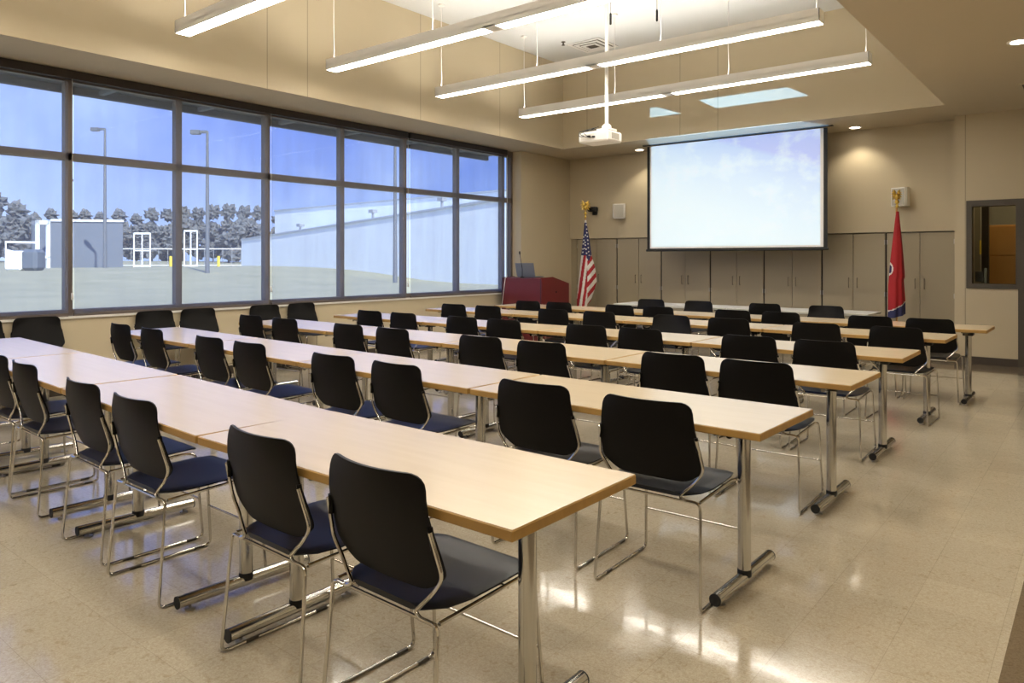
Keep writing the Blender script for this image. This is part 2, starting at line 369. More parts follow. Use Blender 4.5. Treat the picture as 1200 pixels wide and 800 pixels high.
# roller shades over pairs of bays
SH = [(-1.62, .635), (.70, 3.02), (3.075, 5.365), (5.42, 7.755), (7.862, 10.17)]
sl = ['leftmost roller shade in view, over the first window bays', 'leftmost roller shade in view, over the first window bays',
      'mesh roller shade second from left, lawn and lamp post behind it', 'mesh roller shade second from right, white building corner behind it',
      'mesh roller shade at the far right window bays, beside the lectern']
sl[0] = 'mesh roller shade nearest the back wall, outside the left edge of view'
for i, (y0, y1) in enumerate(SH):
    t = thing('roller_shade', sl[i], 'window shade', (-8.40, (y0 + y1) / 2, .80), 0, 'mesh roller shades over the window wall')
    h = (y1 - y0) / 2; V, F = [], []; ny, nz = 40, 24
    for a in range(ny + 1):
        for b in range(nz + 1):
            yy = -h + 2 * h * a / ny; zz = .03 + 2.43 * b / nz
            xx = .006 * math.sin(yy * 5.3 + i) * (1 - b / nz) ** 1.5 + (.016 * math.exp(-((abs(yy) - h * .93) / .12) ** 2) * (1 - b / nz) ** 2 if i > 1 else 0)
            V.append((xx, yy, zz))
    for a in range(ny):
        for b in range(nz): q = a * (nz + 1) + b; F.append((q, q + 1, q + nz + 2, q + nz + 1))
    m = MB(); m.add(V, F, 0, True); m.build('fabric', M['shade'], t)
    MB().box(-.008, .008, -h, h, .0, .045).build('hem_bar', M['frame'], t)
    MB().box(-.045, .035, -h - .03, h + .03, 2.487, 2.575).build('fascia', M['fascia'], t)
    if i: 
        ch = MB().tube([(.03, h + .028, 2.487), (.03, h + .028, .25)], .0035, 6).build('pull_chain', M['alu'], t)
        MB().lathe([(.004, 0), (.011, .01), (.011, .07), (.004, .08)], (.03, h + .028, .18), 10).build('weight', M['whitep'], ch)
# ------------------------------------------------------------------ cabinets
CX = [-8.12, -7.20, -6.27, -5.33, -4.39, -3.47, -2.55, -1.65]
cl = ['leftmost beige double-door cabinet, behind the striped flag', 'beige double-door cabinet right of the striped flag, second from left',
      'beige double-door cabinet under the left end of the screen', 'beige double-door cabinet under the middle of the screen, left one',
      'beige double-door cabinet under the middle of the screen, right one', 'beige double-door cabinet just right of the screen corner',
      'rightmost beige double-door cabinet, behind the red flag']
struct('trim_4', MB().box(-8.25, -8.12, 12.06, 12.6, 0, 1.812), M['cab'])
struct('trim_5', MB().box(-1.65, -1.6, 12.06, 12.6, 0, 1.812), M['cab'])
for i in range(7):
    x0, x1 = CX[i], CX[i + 1]; w_ = x1 - x0; t = thing('storage_cabinet', cl[i], 'cabinet', (x0, 12.06, 0), 0, 'beige storage cabinets along the front wall')
    MB().box(.001, w_ - .001, .02, .55, 0, 1.805).build('body', M['gap'], t)
    MB().box(.001, w_ - .001, .0, .02, 0, .09).build('kick_plate', M['base'], t)
    for d in (0, 1):
        a, b = (.012, w_ / 2 - .003) if d == 0 else (w_ / 2 + .003, w_ - .012)
        dr = MB().box(a, b, -.002, .019, .1, 1.80, 0, .002).build('door', M['cab'], t)
        hx = w_ / 2 + (-.06 if d == 0 else .06)
        MB().tube(fillet([(hx, -.002, .98), (hx, -.03, .98), (hx, -.03, 1.12), (hx, -.002, 1.12)], .012), .006, 8).build('handle', M['handle'], dr)
        hx = a + .004 if d == 0 else b - .004
        MB().tube([(hx, -.006, 1.63), (hx, -.006, 1.70)], .006, 8).build('hinge', M['alu'], dr)
        MB().tube([(hx, -.006, .85), (hx, -.006, .92)], .006, 8).build('hinge', M['alu'], dr)

# ------------------------------------------------------------------ interior window and door at the right
iw = MB(); F0, F1 = 11.575, 11.76
iw.box(-1.46, -.88, F0, F1, 2.12, 2.2); iw.box(-1.46, -.88, F0, F1, 1.02, 1.08); iw.box(-1.46, -1.395, F0, F1, 1.08, 2.12); iw.box(-.905, -.88, F0, F1, 1.08, 2.12)
win2 = struct('window_2', iw, M['greyframe']); MB().box(-1.395, -.905, 11.66, 11.666, 1.08, 2.12).build('pane', M['glass'], win2)
df = MB(); df.box(-.88, -.80, F0, F1, 0, 2.2); df.box(.04, .12, F0, F1, 0, 2.2); df.box(-.80, .04, F0, F1, 2.12, 2.2)
struct('trim_6', df, M['greyframe'])
dr = struct('door_1', MB().box(-.795, .035, 11.66, 11.705, .01, 2.115, 0, .003), M['base'])
h_ = MB(); h_.tube(fillet([(-.06, 11.66, 1.02), (-.06, 11.60, 1.02), (-.18, 11.60, 1.02)], .02), .009, 8); h_.build('door_handle', M['alu'], dr)
# office contents seen through the pane
t = thing('wooden_cabinet', 'honey-coloured wooden wardrobe seen through the small interior window', 'wardrobe', (-1.36, 13.0, 0))
MB().box(0, .7, 0, .5, 0, 1.92, 0, .005).build('body', M['wood'], t); MB().box(.02, .34, -.018, 0, .08, 1.45, 0, .003).build('door', M['wood'], t)
MB().box(.36, .68, -.018, 0, .08, 1.45, 0, .003).build('door', M['wood'], t)
MB().box(.0, .7, -.012, .0, 1.47, 1.9, 0, .003).build('upper_panel', M['wood'], t)
struct('trim_7', MB().box(-1.37, -1.285, 12.35, 12.45, 0, CZ), M['base'])
t = thing('wall_phone', 'small grey desk phone console behind the interior window pane', 'phone', (-1.39, 11.85, 1.10))
MB().box(0, .10, 0, .05, .0, .14, 0, .006).build('body', M['greyframe'], t); MB().box(.105, .135, 0, .05, -.02, .19, 0, .008).build('handset', M['office'], t)
tag(MB().box(-1.378, -1.37, 12.20, 12.34, 1.48, 1.68).build('yellow_notice', M['yellow']), 'small yellow notice inside the side office', 'notice')

# ------------------------------------------------------------------ projection screen, projector, ceiling gear
t = thing('projection_screen', 'large pull-down screen showing a pale cloudy sky', 'projection screen', (-4.66, 11.3, 1.55))
MB().box(-1.485, 1.485, .0, .006, .02, 1.80).build('border', M['rubber'], t)
MB().box(-1.43, 1.43, -.004, 0, .045, 1.80).build('fabric', M['white'], t)
MB().box(-1.40, 1.385, -.007, -.004, .075, 1.795).build('projected_image', M['screen'], t)
MB().tube([(-1.50, .003, .012), (1.50, .003, .012)], .018, 10).build('weight_bar', M['rubber'], t)
MB().box(-1.56, 1.56, -.03, .04, 1.815, 1.829).build('housing', M['gap'], t)

t = thing('projector', 'white ceiling projector on a long pole before the screen', 'projector', (-4.62, 7.5, 2.80))
p = MB(); p.box(-.30, .12, -.16, .16, .0, .125, 0, .018); bd = p.build('body', M['white'], t)
MB().tube([(.0, .155, .065), (.0, .175, .065)], .038, 16).build('lens', M['rubber'], bd)
MB().box(.118, .123, -.08, .08, .03, .10).build('side_grille', M['grill'], bd)
MB().box(-.26, -.08, -.163, -.158, .03, .095).build('connector_panel', M['whitep'], bd)
m = MB(); m.box(-.09, .09, -.09, .09, .135, .16, 0, .005); m.lathe([(.055, .0), (.055, .035), (.032, .06)], (0, 0, .16)); m.build('mount_plate', M['white'], t)
MB().tube([(0, 0, .18), (0, 0, TZ - 2.80)], .022, 12).build('pole', M['white'], t)
m = MB()
m.tube(fillet([(-.05, -.165, .06), (-.06, -.23, .05), (-.16, -.22, .10), (-.12, -.05, .16), (0, -.03, .20)], .04), .004, 6)
m.tube(fillet([(-.10, -.165, .07), (-.14, -.25, .06), (-.20, -.15, .14), (-.05, -.02, .17), (.12, .04, .17), (.16, .06, .15)], .04), .0045, 6)
m.tube(fillet([(.0, -.165, .05), (-.02, -.22, .04), (-.10, -.24, .12), (0, -.05, .19)], .04), .004, 6)
m.box(-.07, -.03, -.19, -.16, .055, .075); m.box(.0, .03, -.19, -.16, .045, .065); cb = m.build('cables', M['rubber'], t); cb.location.x = -.09; t_proj = t

LX0, LX1, LZ = -7.08, -2.06, 3.62
LY = [0.0, 1.78, 3.57, 5.36, 7.15, 8.98]  # first two bars are unseen, added to light the room
ll = ['added unseen light bar behind the camera position', 'added unseen light bar above the camera position',
      'nearest suspended white light bar, cut by the top left corner', 'second suspended white light bar from the camera',
      'third suspended white light bar, its right end near the top edge', 'farthest suspended white light bar, closest to the screen']
for i, y in enumerate(LY):
    t = thing('linear_light', ll[i], 'pendant light', (LX0, y, LZ), 0, 'suspended linear light bars')
    Lg = LX1 - LX0; b = MB(); W, H_ = .075, .125
    b.box(0, Lg, -W, -W + .006, 0, H_); b.box(0, Lg, W - .006, W, 0, H_); b.box(0, .006, -W, W, 0, H_); b.box(Lg - .006, Lg, -W, W, 0, H_)
    b.box(0, Lg, -W, W, .05, .056); b.box(2.44, 2.58, -W, W, .004, .02)
    b.build('housing', M['white'], t)
    for a in (.006, 1.225, 2.60, 3.815):
        MB().box(a, a + 1.20, -W + .007, W - .007, .003, .008).build('lens', M['lens'], t)
        MB().box(a + .02, a + 1.18, -.05, .05, .09, .10).build('upper_lamp', M['uplens'], t)
    for x in (.05, 1.68, 3.35, Lg - .05):
        cbl = MB().tube([(x, 0, H_), (x + .008, 0, H_ + .12), (x, 0, H_ + .35), (x, 0, TZ - LZ - .02)], .0045, 6).build('suspension_cable', M['white'], t)
        MB().lathe([(.045, -.02), (.045, 0)], (x, 0, TZ - LZ), 14).build('ceiling_canopy', M['white'], cbl)

dlp = [(-6.50, 11.67, 'recessed downlight left of the screen'), (-2.90, 11.72, 'recessed downlight right of the screen in the soffit'),
       (-.60, 8.0, 'recessed downlight in the low ceiling at the right edge'), (-.6, 4.5, 'added downlight of the right low ceiling, out of view'), (-.6, 1.0, 'added downlight nearest the camera in the right low ceiling, out of view')]  # last two downlights are unseen, added for lighting
for x, y, lb in dlp:
    cz = CZ if x < -1.6 else CZ - .012
    t = thing('downlight', lb, 'downlight', (x, y, cz), 0, 'recessed round downlights')
    MB().lathe([(.095, -.006), (.095, 0), (.070, 0), (.070, -.006)], (0, 0, 0), 24).build('trim_ring', M['white'], t)
    MB().lathe([(.068, -.009), (.068, -.006)], (0, 0, 0), 20).build('lamp', M['can'], t)
    l = bpy.data.lights.new('downlight_lamp', 'SPOT'); l.energy = 34 if x < -1.6 else 110; l.spot_size = math.radians(112); l.spot_blend = .55; l.color = (1, .90, .72); l.shadow_soft_size = .06
    lo = bpy.data.objects.new('downlight_beam', l); COL.objects.link(lo); lo.parent = t; lo.location = (0, 0, -.03)

t = thing('air_diffuser', 'square ceiling air diffuser in the white tray ceiling beside the projector pole', 'air vent', (-6.45, 10.05, TZ))
for r_, z_ in ((.30, -.012), (.22, -.02), (.14, -.028)):
    m = MB(); m.box(-r_, r_, -r_, -r_ + .05, z_, z_ + .008); m.box(-r_, r_, r_ - .05, r_, z_, z_ + .008); m.box(-r_, -r_ + .05, -r_ + .05, r_ - .05, z_, z_ + .008); m.box(r_ - .05, r_, -r_ + .05, r_ - .05, z_, z_ + .008)
    m.build('vane_ring', M['white'], t)
MB().box(-.3, .3, -.3, .3, -.004, 0).build('backing', M['gypsum_dark'], t)
t = thing('return_air_grille', 'rectangular air grille in the low ceiling at the right edge', 'air vent', (-.50, 10.2, CZ - .012))
MB().box(-.26, .3, -.3, .3, -.012, 0).build('frame', M['soffit'], t); MB().box(-.22, .26, -.26, .26, -.016, -.012).build('louvres', M['gypsum_dark'], t)
t = thing('fire_sprinkler', 'small sprinkler head in the white tray ceiling', 'sprinkler', (-6.72, 9.6, TZ))
m = MB(); m.lathe([(.035, -.006), (.035, 0)]); m.lathe([(.012, -.05), (.012, -.006)]); m.lathe([(.028, -.056), (.028, -.05)]); m.build('head', M['greyframe'], t)
for x, y, lb in ((-4.87, 8.0, 'left of two black cylinders hanging from the white tray ceiling'), (-4.35, 8.25, 'right of two black cylinders hanging from the white tray ceiling')):
    t = thing('hanging_microphone', lb, 'microphone', (x, y, TZ), 0, 'black hanging cylinders above the light bars')
    MB().tube([(0, 0, 0), (0, 0, -.35)], .003, 6).build('cable', M['gypsum_dark'], t)
    MB().lathe([(.008, -.50), (.014, -.49), (.014, -.37), (.006, -.35)]).build('capsule', M['rubber'], t)
    MB().box(-.004, .004, -1.6, 0, -.006, 0).build('ceiling_cable', M['grill'], t)

# added lamp masked into light shapes: spill strip above screen, patches on tray face
bl = bpy.data.lights.new('masked_patch_lamp', 'POINT'); bl.energy = 1050; bl.shadow_soft_size = .004; bl.use_nodes = True
bo = bpy.data.objects.new('masked_patch_lamp', bl); COL.objects.link(bo); bo.parent = t_proj; bo.location = (0, .20, .065)
nt = bl.node_tree; N, L = nt.nodes, nt.links; em = N['Emission']; g = N.new('ShaderNodeNewGeometry'); sp = N.new('ShaderNodeSeparateXYZ'); L.new(g.outputs['Incoming'], sp.inputs[0])
def mth(op, a, b=None, c=None):
    n = N.new('ShaderNodeMath'); n.operation = op
    for i, q in enumerate((a, b, c)):
        if q is None: continue
        if isinstance(q, (int, float)): n.inputs[i].default_value = q
        else: L.new(q, n.inputs[i])
    return n.outputs[0]
ya = mth('ABSOLUTE', sp.outputs[1]); fwd = mth('GREATER_THAN', mth('MULTIPLY', sp.outputs[1], 1.), 0)
u_ = mth('DIVIDE', mth('MULTIPLY', sp.outputs[0], 1.), ya); v_ = mth('DIVIDE', mth('MULTIPLY', sp.outputs[2], 1.), ya)
def band(x, lo, hi): return mth('MULTIPLY', mth('GREATER_THAN', x, lo), mth('LESS_THAN', x, hi))
def quad(sh, ulo, uhi, vlo, vhi):     # sheared window in direction space
    return mth('MULTIPLY', band(mth('MULTIPLY_ADD', v_, -sh, u_), ulo, uhi), band(v_, vlo, vhi))
tri = mth('MULTIPLY', mth('MULTIPLY', band(v_, .284, .336), mth('GREATER_THAN', u_, -.385)), mth('LESS_THAN', mth('MULTIPLY_ADD', v_, 2.7, u_), .563))
m_ = mth('MAXIMUM', mth('MAXIMUM', mth('MULTIPLY', quad(0, -.41, .41, .140, .170), 3.), tri), quad(-1.8, .505, .955, .286, .340))
L.new(mth('MULTIPLY', m_, fwd), em.inputs['Strength']); em.inputs['Color'].default_value = (.30, .58, 1, 1)

# wall speakers and camera
for x, z_, ry, lb in ((-7.08, 2.31, .35, 'white wall speaker left of the screen'), (-2.29, 2.32, -.35, 'white wall speaker right of the screen, behind the gold finial')):
    t = thing('wall_speaker', lb, 'speaker', (x, 11.98, z_), ry, 'white wall speakers')
    b = MB(); b.prism([(-.10, -.02), (.10, -.02), (.12, -.13), (.10, -.16), (-.10, -.16), (-.12, -.13)], -.135, .135, 'z'); b.build('cabinet', M['whitep'], t)
    MB().box(-.09, .09, -.166, -.160, -.12, .12).build('grille', M['grill'], t)
    MB().box(-.03, .03, -.03, .06, -.03, .03).build('bracket', M['whitep'], t)
t = thing('security_camera', 'black camera on the front wall behind the eagle finial', 'camera', (-7.66, 12.02, 2.36))
MB().box(-.05, .05, -.03, 0, -.09, .05, 0, .004).build('bracket', M['rubber'], t)
m = MB(); m.box(-.09, .09, -.16, -.03, -.03, .06, 0, .02); m.build('body', M['rubber'], t); MB().tube([(.0, -.16, .015), (0, -.18, .015)], .03, 12).build('lens', M['black'], t)

# ------------------------------------------------------------------ tables
def make_table(Lw, W, top, edge, name, label, loc, rz, group):
    t = thing(name, label, 'table', loc, rz, group); h = .737
    m = MB(); m.box(.003, Lw - .003, .003, W - .003, h - .001, h, 0); tp = m.build('tabletop', top, t)
    MB().box(0, Lw, 0, W, h - .031, h - .001, 0, .003).build('edge_band', edge, tp)
    for s in (0, 1):
        x = .19 if s == 0 else Lw - .19; sg = 1 if s == 0 else -1; y = W / 2
        m = MB(); m.tube([(x, y, .055), (x, y, h - .075)], .0275, 18); col = m.build('leg', M['chrome_t'], t)
        m = MB(); m.tube([(x, y - .29, .042), (x, y + .29, .042)], .0245, 16); m.build('foot', M['chrome_t'], t)
        m = MB(); m.lathe([(.030, 0), (.030, .02), (.029, .03)], (x, y, .045), 16); m.build('collar', M['rubber'], t)
        for q in (-1, 1): MB().tube([(x, y + q * .289, .042), (x, y + q * .294, .042)], .025, 16).build('end_cap', M['rubber'], t)
        for q in (-.24, .24): MB().lathe([(.02, 0), (.02, .008), (.006, .01), (.006, .02)], (x, y + q, 0), 14).build('glide', M['alu'], t)
        m = MB(); m.box(x - .035, x + .035, y - .22, y + .22, h - .047, h - .031); m.tube([(x, y - .16, h - .062), (x, y + .16, h - .062)], .014, 10); m.build('bracket', M['chrome_t'], t)
        MB().box(x - .045, x + .045, y - .05, y + .05, h - .085, h - .045, 0, .006).build('hinge_block', M['rubber'], t)
    MB().box(.26, Lw - .26, W / 2 - .02, W / 2 + .02, h - .056, h - .031).build('cross_rail', M['rubber'], t)
    return t
OFF = {1: [0, 0, .08, .15, .22], 2: [0, .03, .06, .12, .18], 3: [0, .02, .05, .08, .10]}
ROWY = {1: 1.395, 2: 2.765, 3: 4.13, 4: 5.48, 5: 6.98, 6: 8.17}
RX = {1: -1.128, 2: -1.02, 3: -1.038, 4: -1.055, 5: -1.024, 6: -.86}
RN = {1: 'nearest', 2: 'second-nearest', 3: 'third', 4: 'fourth', 5: 'fifth', 6: 'sixth'}
proto = None
TL = 1.524
for r in range(1, 7):
    of = OFF.get(r, [0] * 5)
    for kk in range(4):
        xr = RX[r] - (TL + (.015 if r < 6 else .0)) * kk; dy = of[kk + 1] - of[kk]; a = -math.asin(dy / TL)
        loc = (xr - TL * math.cos(a), ROWY[r] + of[kk + 1], 0)
        where = ['at its right-hand end', 'second from the right-hand end', 'third from the right-hand end', 'at its left-hand window end'][kk]
        lb = f'maple-topped table in the {RN[r]} row from camera, {where}'
        g = 'maple tables with chrome legs set in rows'
        if proto is None: proto = make_table(TL, .61, M['top'], M['edge'], 'training_table', lb, loc, a, g)
        else: dup(proto, loc, a, lb, g)
wt = make_table(1.79, .66, M['wtop'], M['wedge'], 'white_table', 'left of the two off-white tables before the cabinets', (-5.83, 9.66, 0), 0, 'off-white tables at the front of the room')
dup(wt, (-4.03, 9.66, 0), 0, 'right of the two off-white tables before the cabinets')

# ------------------------------------------------------------------ chairs
def make_chair():
    t = thing('stacking_chair', 'x', 'chair')
    r = .0064
    for s in (-1, 1):
        m = MB()
        P = fillet([(s * .2225, .016, .68), (s * .239, .048, .552), (s * .205, .052, .505), (s * .138, .042, .437), (s * .160, .038, .425), (s * .228, .040, .425), (s * .243, .006, .0066),
                    (s * .243, .485, .0066), (s * .226, .455, .425), (s * .218, .40, .433), (s * .222, .052, .424)], .028, 5)
        m.tube(P, r, 8); m.build('side_frame', M['chrome'], t)
        for y in (.10, .40): MB().tube([(s * .243, y, .0062), (s * .243, y + .05, .0062)], .0072, 8).build('floor_glide', M['greyframe'], t)
    m = MB(); m.tube([(-.235, .468, .20), (.235, .468, .20)], .005, 8); m.build('front_crossbar', M['chrome'], t)
    MB().tube([(-.22, .046, .420), (.22, .046, .420)], .0055, 8).build('seat_rail', M['chrome'], t)
    MB().tube([(-.22, .34, .424), (.22, .34, .424)], .0052, 8).build('seat_rail', M['chrome'], t)
    # seat pan: outline per depth station, dished, with a thin rolled edge
    st = [(.045, .135), (.055, .165), (.10, .205), (.18, .222), (.30, .222), (.40, .217), (.455, .205), (.475, .190), (.482, .165)]
    nu = 14; V, F = [], []
    def zt(u, y, e): 
        d = -.012 * (1 - u * u) * math.sin(PI * min(1, max(0, (y - .05) / .42))) + .014 * (y - .05)
        if y > .44: d -= (y - .44) ** 2 * 7
        return .4515 + d - e
    for layer in (0, 1):
        for y, hw in st:
            for a in range(nu + 1):
                u = -1 + 2 * a / nu; ed = max(0, abs(u) - .86) / .14
                V.append((u * hw, y, zt(u, y, (.004 * ed * ed) if layer == 0 else (.017 - .008 * ed * ed))))
    n1 = nu + 1; ns = len(st)
    for l in (0, 1):
        for i in range(ns - 1):
            for a in range(nu): q = l * ns * n1 + i * n1 + a; F.append((q, q + 1, q + n1 + 1, q + n1))
    loop = [a for a in range(n1)] + [i * n1 + nu for i in range(1, ns)] + [(ns - 1) * n1 + a for a in range(nu - 1, -1, -1)] + [i * n1 for i in range(ns - 2, 0, -1)]
    for k in range(len(loop)):
        a, b = loop[k], loop[(k + 1) % len(loop)]; F.append((a, b, b + ns * n1, a + ns * n1))
    m = MB(); m.add(V, F, 0, True); m.build('seat', M['seat'], t)
    # back shell: rows bottom to top with half-width
    rows = [(.490, .135), (.494, .155), (.505, .180), (.525, .209), (.540, .226), (.552, .233), (.565, .235), (.60, .232), (.64, .227), (.68, .221), (.72, .215), (.76, .210), (.785, .207), (.802, .201), (.814, .191), (.822, .179), (.827, .163)]
    V, F = [], []; nu = 18; n1 = nu + 1; ns = len(rows)
    for layer in (0, 1):
        for z_, hw in rows:
            v = (z_ - .49) / .33
            for a in range(n1):
                u = -1 + 2 * a / nu; x = u * hw
                y = .060 - .112 * v + .022 * v * v + (.42 + 4.5 * max(0, v - .6) ** 2) * x * x + 0
                ed = max(0, abs(u) - .88) / .12
                V.append((x, y + (.0 if layer == 0 else (.011 - .005 * ed * ed)), z_ - .010 * (u * u) * 0))
    for l in (0, 1):
        for i in range(ns - 1):
            for a in range(nu): q = l * ns * n1 + i * n1 + a; F.append((q, q + 1, q + n1 + 1, q + n1))
    loop = [a for a in range(n1)] + [i * n1 + nu for i in range(1, ns)] + [(ns - 1) * n1 + a for a in range(nu - 1, -1, -1)] + [i * n1 for i in range(ns - 2, 0, -1)]
    for k in range(len(loop)):
        a, b = loop[k], loop[(k + 1) % len(loop)]; F.append((a, b, b + ns * n1, a + ns * n1))
    m = MB(); m.add(V, F, 0, True)
    for s in (-1, 1):  # moulded sleeves that grip the frame rods
        m.tube([(s * .2245, .029, .63), (s * .217, .022, .69)], .0085, 8)
    m.build('backrest', M['black'], t)
    return t
chair = make_chair()
navy = chair.copy(); 
def chair_dup(loc, rz, label, group, blue=False):
    c_ = dup(chair, loc, rz, label, group)
    if blue:
        for ch in c_.children:
            if ch.name.startswith('seat') and not ch.name.startswith('seat_rail'): ch.data = SEATN
    return c_
bpy.data.objects.remove(navy)
SEATN = [c_ for c_ in chair.children if c_.name.split('.')[0] == 'seat'][0].data.copy(); SEATN.materials.clear(); SEATN.materials.append(M['navy'])
CH = {1: [(-1.61, 1.355), (-2.20, 1.36), (-3.18, 1.38), (-3.79, 1.41), (-4.72, 1.46), (-5.30, 1.49), (-6.25, 1.53)],
      2: [(-1.51, 2.705), (-2.12, 2.73), (-3.11, 2.76), (-3.69, 2.77), (-4.68, 2.81), (-5.26, 2.83), (-6.27, 2.87), (-6.94, 2.90)],
      3: [(-1.57, 4.10), (-2.09, 4.10), (-3.11, 4.12), (-3.70, 4.14), (-4.71, 4.16), (-5.31, 4.17), (-6.32, 4.19), (-6.94, 4.20)],
      4: [(-1.58, 5.44), (-2.13, 5.44), (-3.06, 5.44), (-3.60, 5.44), (-4.55, 5.44), (-5.10, 5.44), (-5.97, 5.44), (-6.53, 5.44)],
      5: [(-1.42, 6.94), (-2.08, 6.94), (-2.91, 6.94), (-3.52, 6.95), (-4.41, 6.94), (-5.04, 6.94), (-6.05, 6.94), (-6.64, 6.94)],
      6: [(-1.36, 8.14), (-1.90, 8.14), (-2.81, 8.14), (-3.36, 8.14), (-4.31, 8.14), (-4.86, 8.14), (-5.81, 8.14), (-6.34, 8.14)]}
first = True
for r, L_ in CH.items():
    for i, (x, y) in enumerate(L_):
        rz = random.uniform(-.035, .035); rev = (r == 5 and i == 3); blue = (r == 1 and i > 1) or (r in (3, 4) and i == 0) or (r == 2 and i > 3)
        if rev: lb = 'black chair turned to face the camera at the fifth row of tables'; rz = PI
        else:
            pos = 'at the right-hand end' if i == 0 else f'{ORD[i + 1]} from the right'
            seat = 'navy-seated black chair' if blue else 'black chair'
            lb = f'{seat} {pos} in the {RN[r]} row of chairs from the camera'
        chair_dup((x + (.025 if r > 1 else 0), y, 0), rz, lb, f'chairs pushed up to the {RN[r]} row of tables', blue)
fr = 'chairs at the off-white front tables'
for x, y, rz, lb in ((-3.50, 9.62, .0, 'black chair seen from behind at the off-white front tables'), (-2.71, 9.60, PI, 'rightmost camera-facing black chair at the off-white front tables'),
                     (-4.41, 9.60, PI - .05, 'middle camera-facing black chair at the off-white front tables'), (-5.15, 9.60, PI + .04, 'leftmost camera-facing black chair at the off-white front tables')):
    chair_dup((x, y, 0), rz, lb, fr)
for i, y in enumerate((2.20, 2.71, 3.88, 4.39, 5.27, 5.82)):
    lb = ['leftmost chair against the window wall, cut by the left edge', 'black chair against the window wall, behind the left end of the nearest table row',
          'left chair of the pair under the second window bay', 'right chair of the pair under the second window bay',
          'left chair of the farther pair against the window wall', 'rightmost chair against the window wall'][i]
    chair_dup((-8.34, y, 0), -PI / 2 + random.uniform(-.03, .03), lb, 'chairs with their backs to the window wall')
for ch in list(chair.children): bpy.data.objects.remove(ch)
bpy.data.objects.remove(chair)

# ------------------------------------------------------------------ lectern, laptop, microphone
LXa, LYa = -8.20, 9.85
t = thing('lectern', 'mahogany lectern with sloping right side in the far left corner', 'lectern', (LXa, LYa, 0))
prof = [(0, .03), (.78, .03), (.78, .985), (.30, 1.10), (0, 1.085)]
MB().prism(prof, .03, .85, 'x').build('body', M['mahog'], t)
MB().prism([(-.012, .03), (.79, .03), (.79, .99), (.30, 1.112), (-.012, 1.097)], .855, .875, 'x').build('side_panel', M['mahog'], t)
MB().prism([(-.012, .03), (.79, .03), (.79, .99), (.30, 1.112), (-.012, 1.097)], .0, .028, 'x').build('side_panel', M['mahogd'], t)
MB().box(.84, .856, -.014, .0, .03, 1.09).build('corner_trim', M['mahogd'], t)
MB().box(.02, .86, .02, .76, 0, .03).build('plinth', M['mahogd'], t)
MB().tube([(.874, .40, .85), (.880, .40, .85)], .018, 12).build('cable_port', M['rubber'], t)
MB().tube(fillet([(.10, .0, 1.10), (.09, -.02, 1.09), (.05, -.03, .8), (-.02, -.02, .4), (-.03, -.03, .02)], .1), .006, 6).build('cable', M['whitep'], t)
t = thing('laptop', 'grey laptop standing open on the lectern', 'laptop', (-7.80, 10.02, 1.10), 0)
MB().box(-.19, .19, 0, .26, .0, .018, 0, .004).build('base', M['silver'], t)
MB().prism([(-.005, .015), (-.06, .245), (-.048, .247), (.007, .015)], -.20, .20, 'x').build('screen_lid', M['silver'], t)
t = thing('gooseneck_microphone', 'thin gooseneck microphone rising beside the laptop on the lectern', 'microphone', (-7.83, 9.95, 1.095))
m = MB(); m.lathe([(.035, 0), (.035, .012), (.012, .02)]); m.build('base', M['rubber'], t)
MB().tube([(0, 0, .01), (-.0, 0, .15), (-.03, .0, .30), (-.05, .0, .40)], .005, 8).build('gooseneck', M['rubber'], t)
MB().tube([(-.05, 0, .40), (-.053, 0, .415), (-.058, 0, .45), (-.06, 0, .455)], [.008, .014, .014, .006], 10).build('capsule', M['rubber'], t)

# ------------------------------------------------------------------ flags
def interp(tab, y):
    for (a, u), (b, v) in zip(tab, tab[1:]):
        if a <= y <= b: return u + (v - u) * (y - a) / (b - a)
    return tab[0][1] if y < tab[0][0] else tab[-1][1]
def flag(name, label, loc, rz, s, left, right, y0, y1f, y1, patt, cx, folds, mats):
    """cloth gathered round the pole; the half facing the room carries the pattern"""
    t = thing(name, label, 'flag', loc, rz)
    zt = loc[2]; V, F, MI = [], [], []; nu, nv = 44, 130
    V2 = []
    for j in range(nv + 1):
        for i in range(nu + 1):
            u = i / nu; ybot = y1f(u); y = y0 + (ybot - y0) * j / nv
            l, r = interp(left, y), interp(right, y); x = l + (r - l) * u; v = j / nv
            hw = (r - l) / 2 * s
            dep = -(math.sin(PI * u) ** .6) * min(.09, hw * .8) + folds * v * math.sin(u * PI * 5 + 1.2 * v) * .9
            V.append(((x - cx) * s, dep, (y1 - y) * s))
            V2.append(((x - cx) * s, .35 * min(.09, hw * .8) * math.sin(PI * u) , (y1 - y) * s))
    mb = MB(); n1 = nu + 1
    for j in range(nv):
        for i in range(nu):
            u = (i + .5) / nu; ybot = y1f(u); y = y0 + (ybot - y0) * (j + .5) / nv; l, r = interp(left, y), interp(right, y)
            q = j * n1 + i; F.append((q, q + 1, q + n1 + 1, q + n1)); MI.append(patt(l + (r - l) * u, y, u))
    o = len(mb.v); mb.v += V; 
    for f, mi in zip(F, MI): mb.f.append(f); mb.m.append(mi); mb.sm.append(True)
    o = len(mb.v); mb.v += V2
    for f, mi in zip(F, MI): mb.f.append(tuple(k + o for k in f)); mb.m.append(mi); mb.sm.append(True)
    mb.build('cloth', mats, t)
    return t
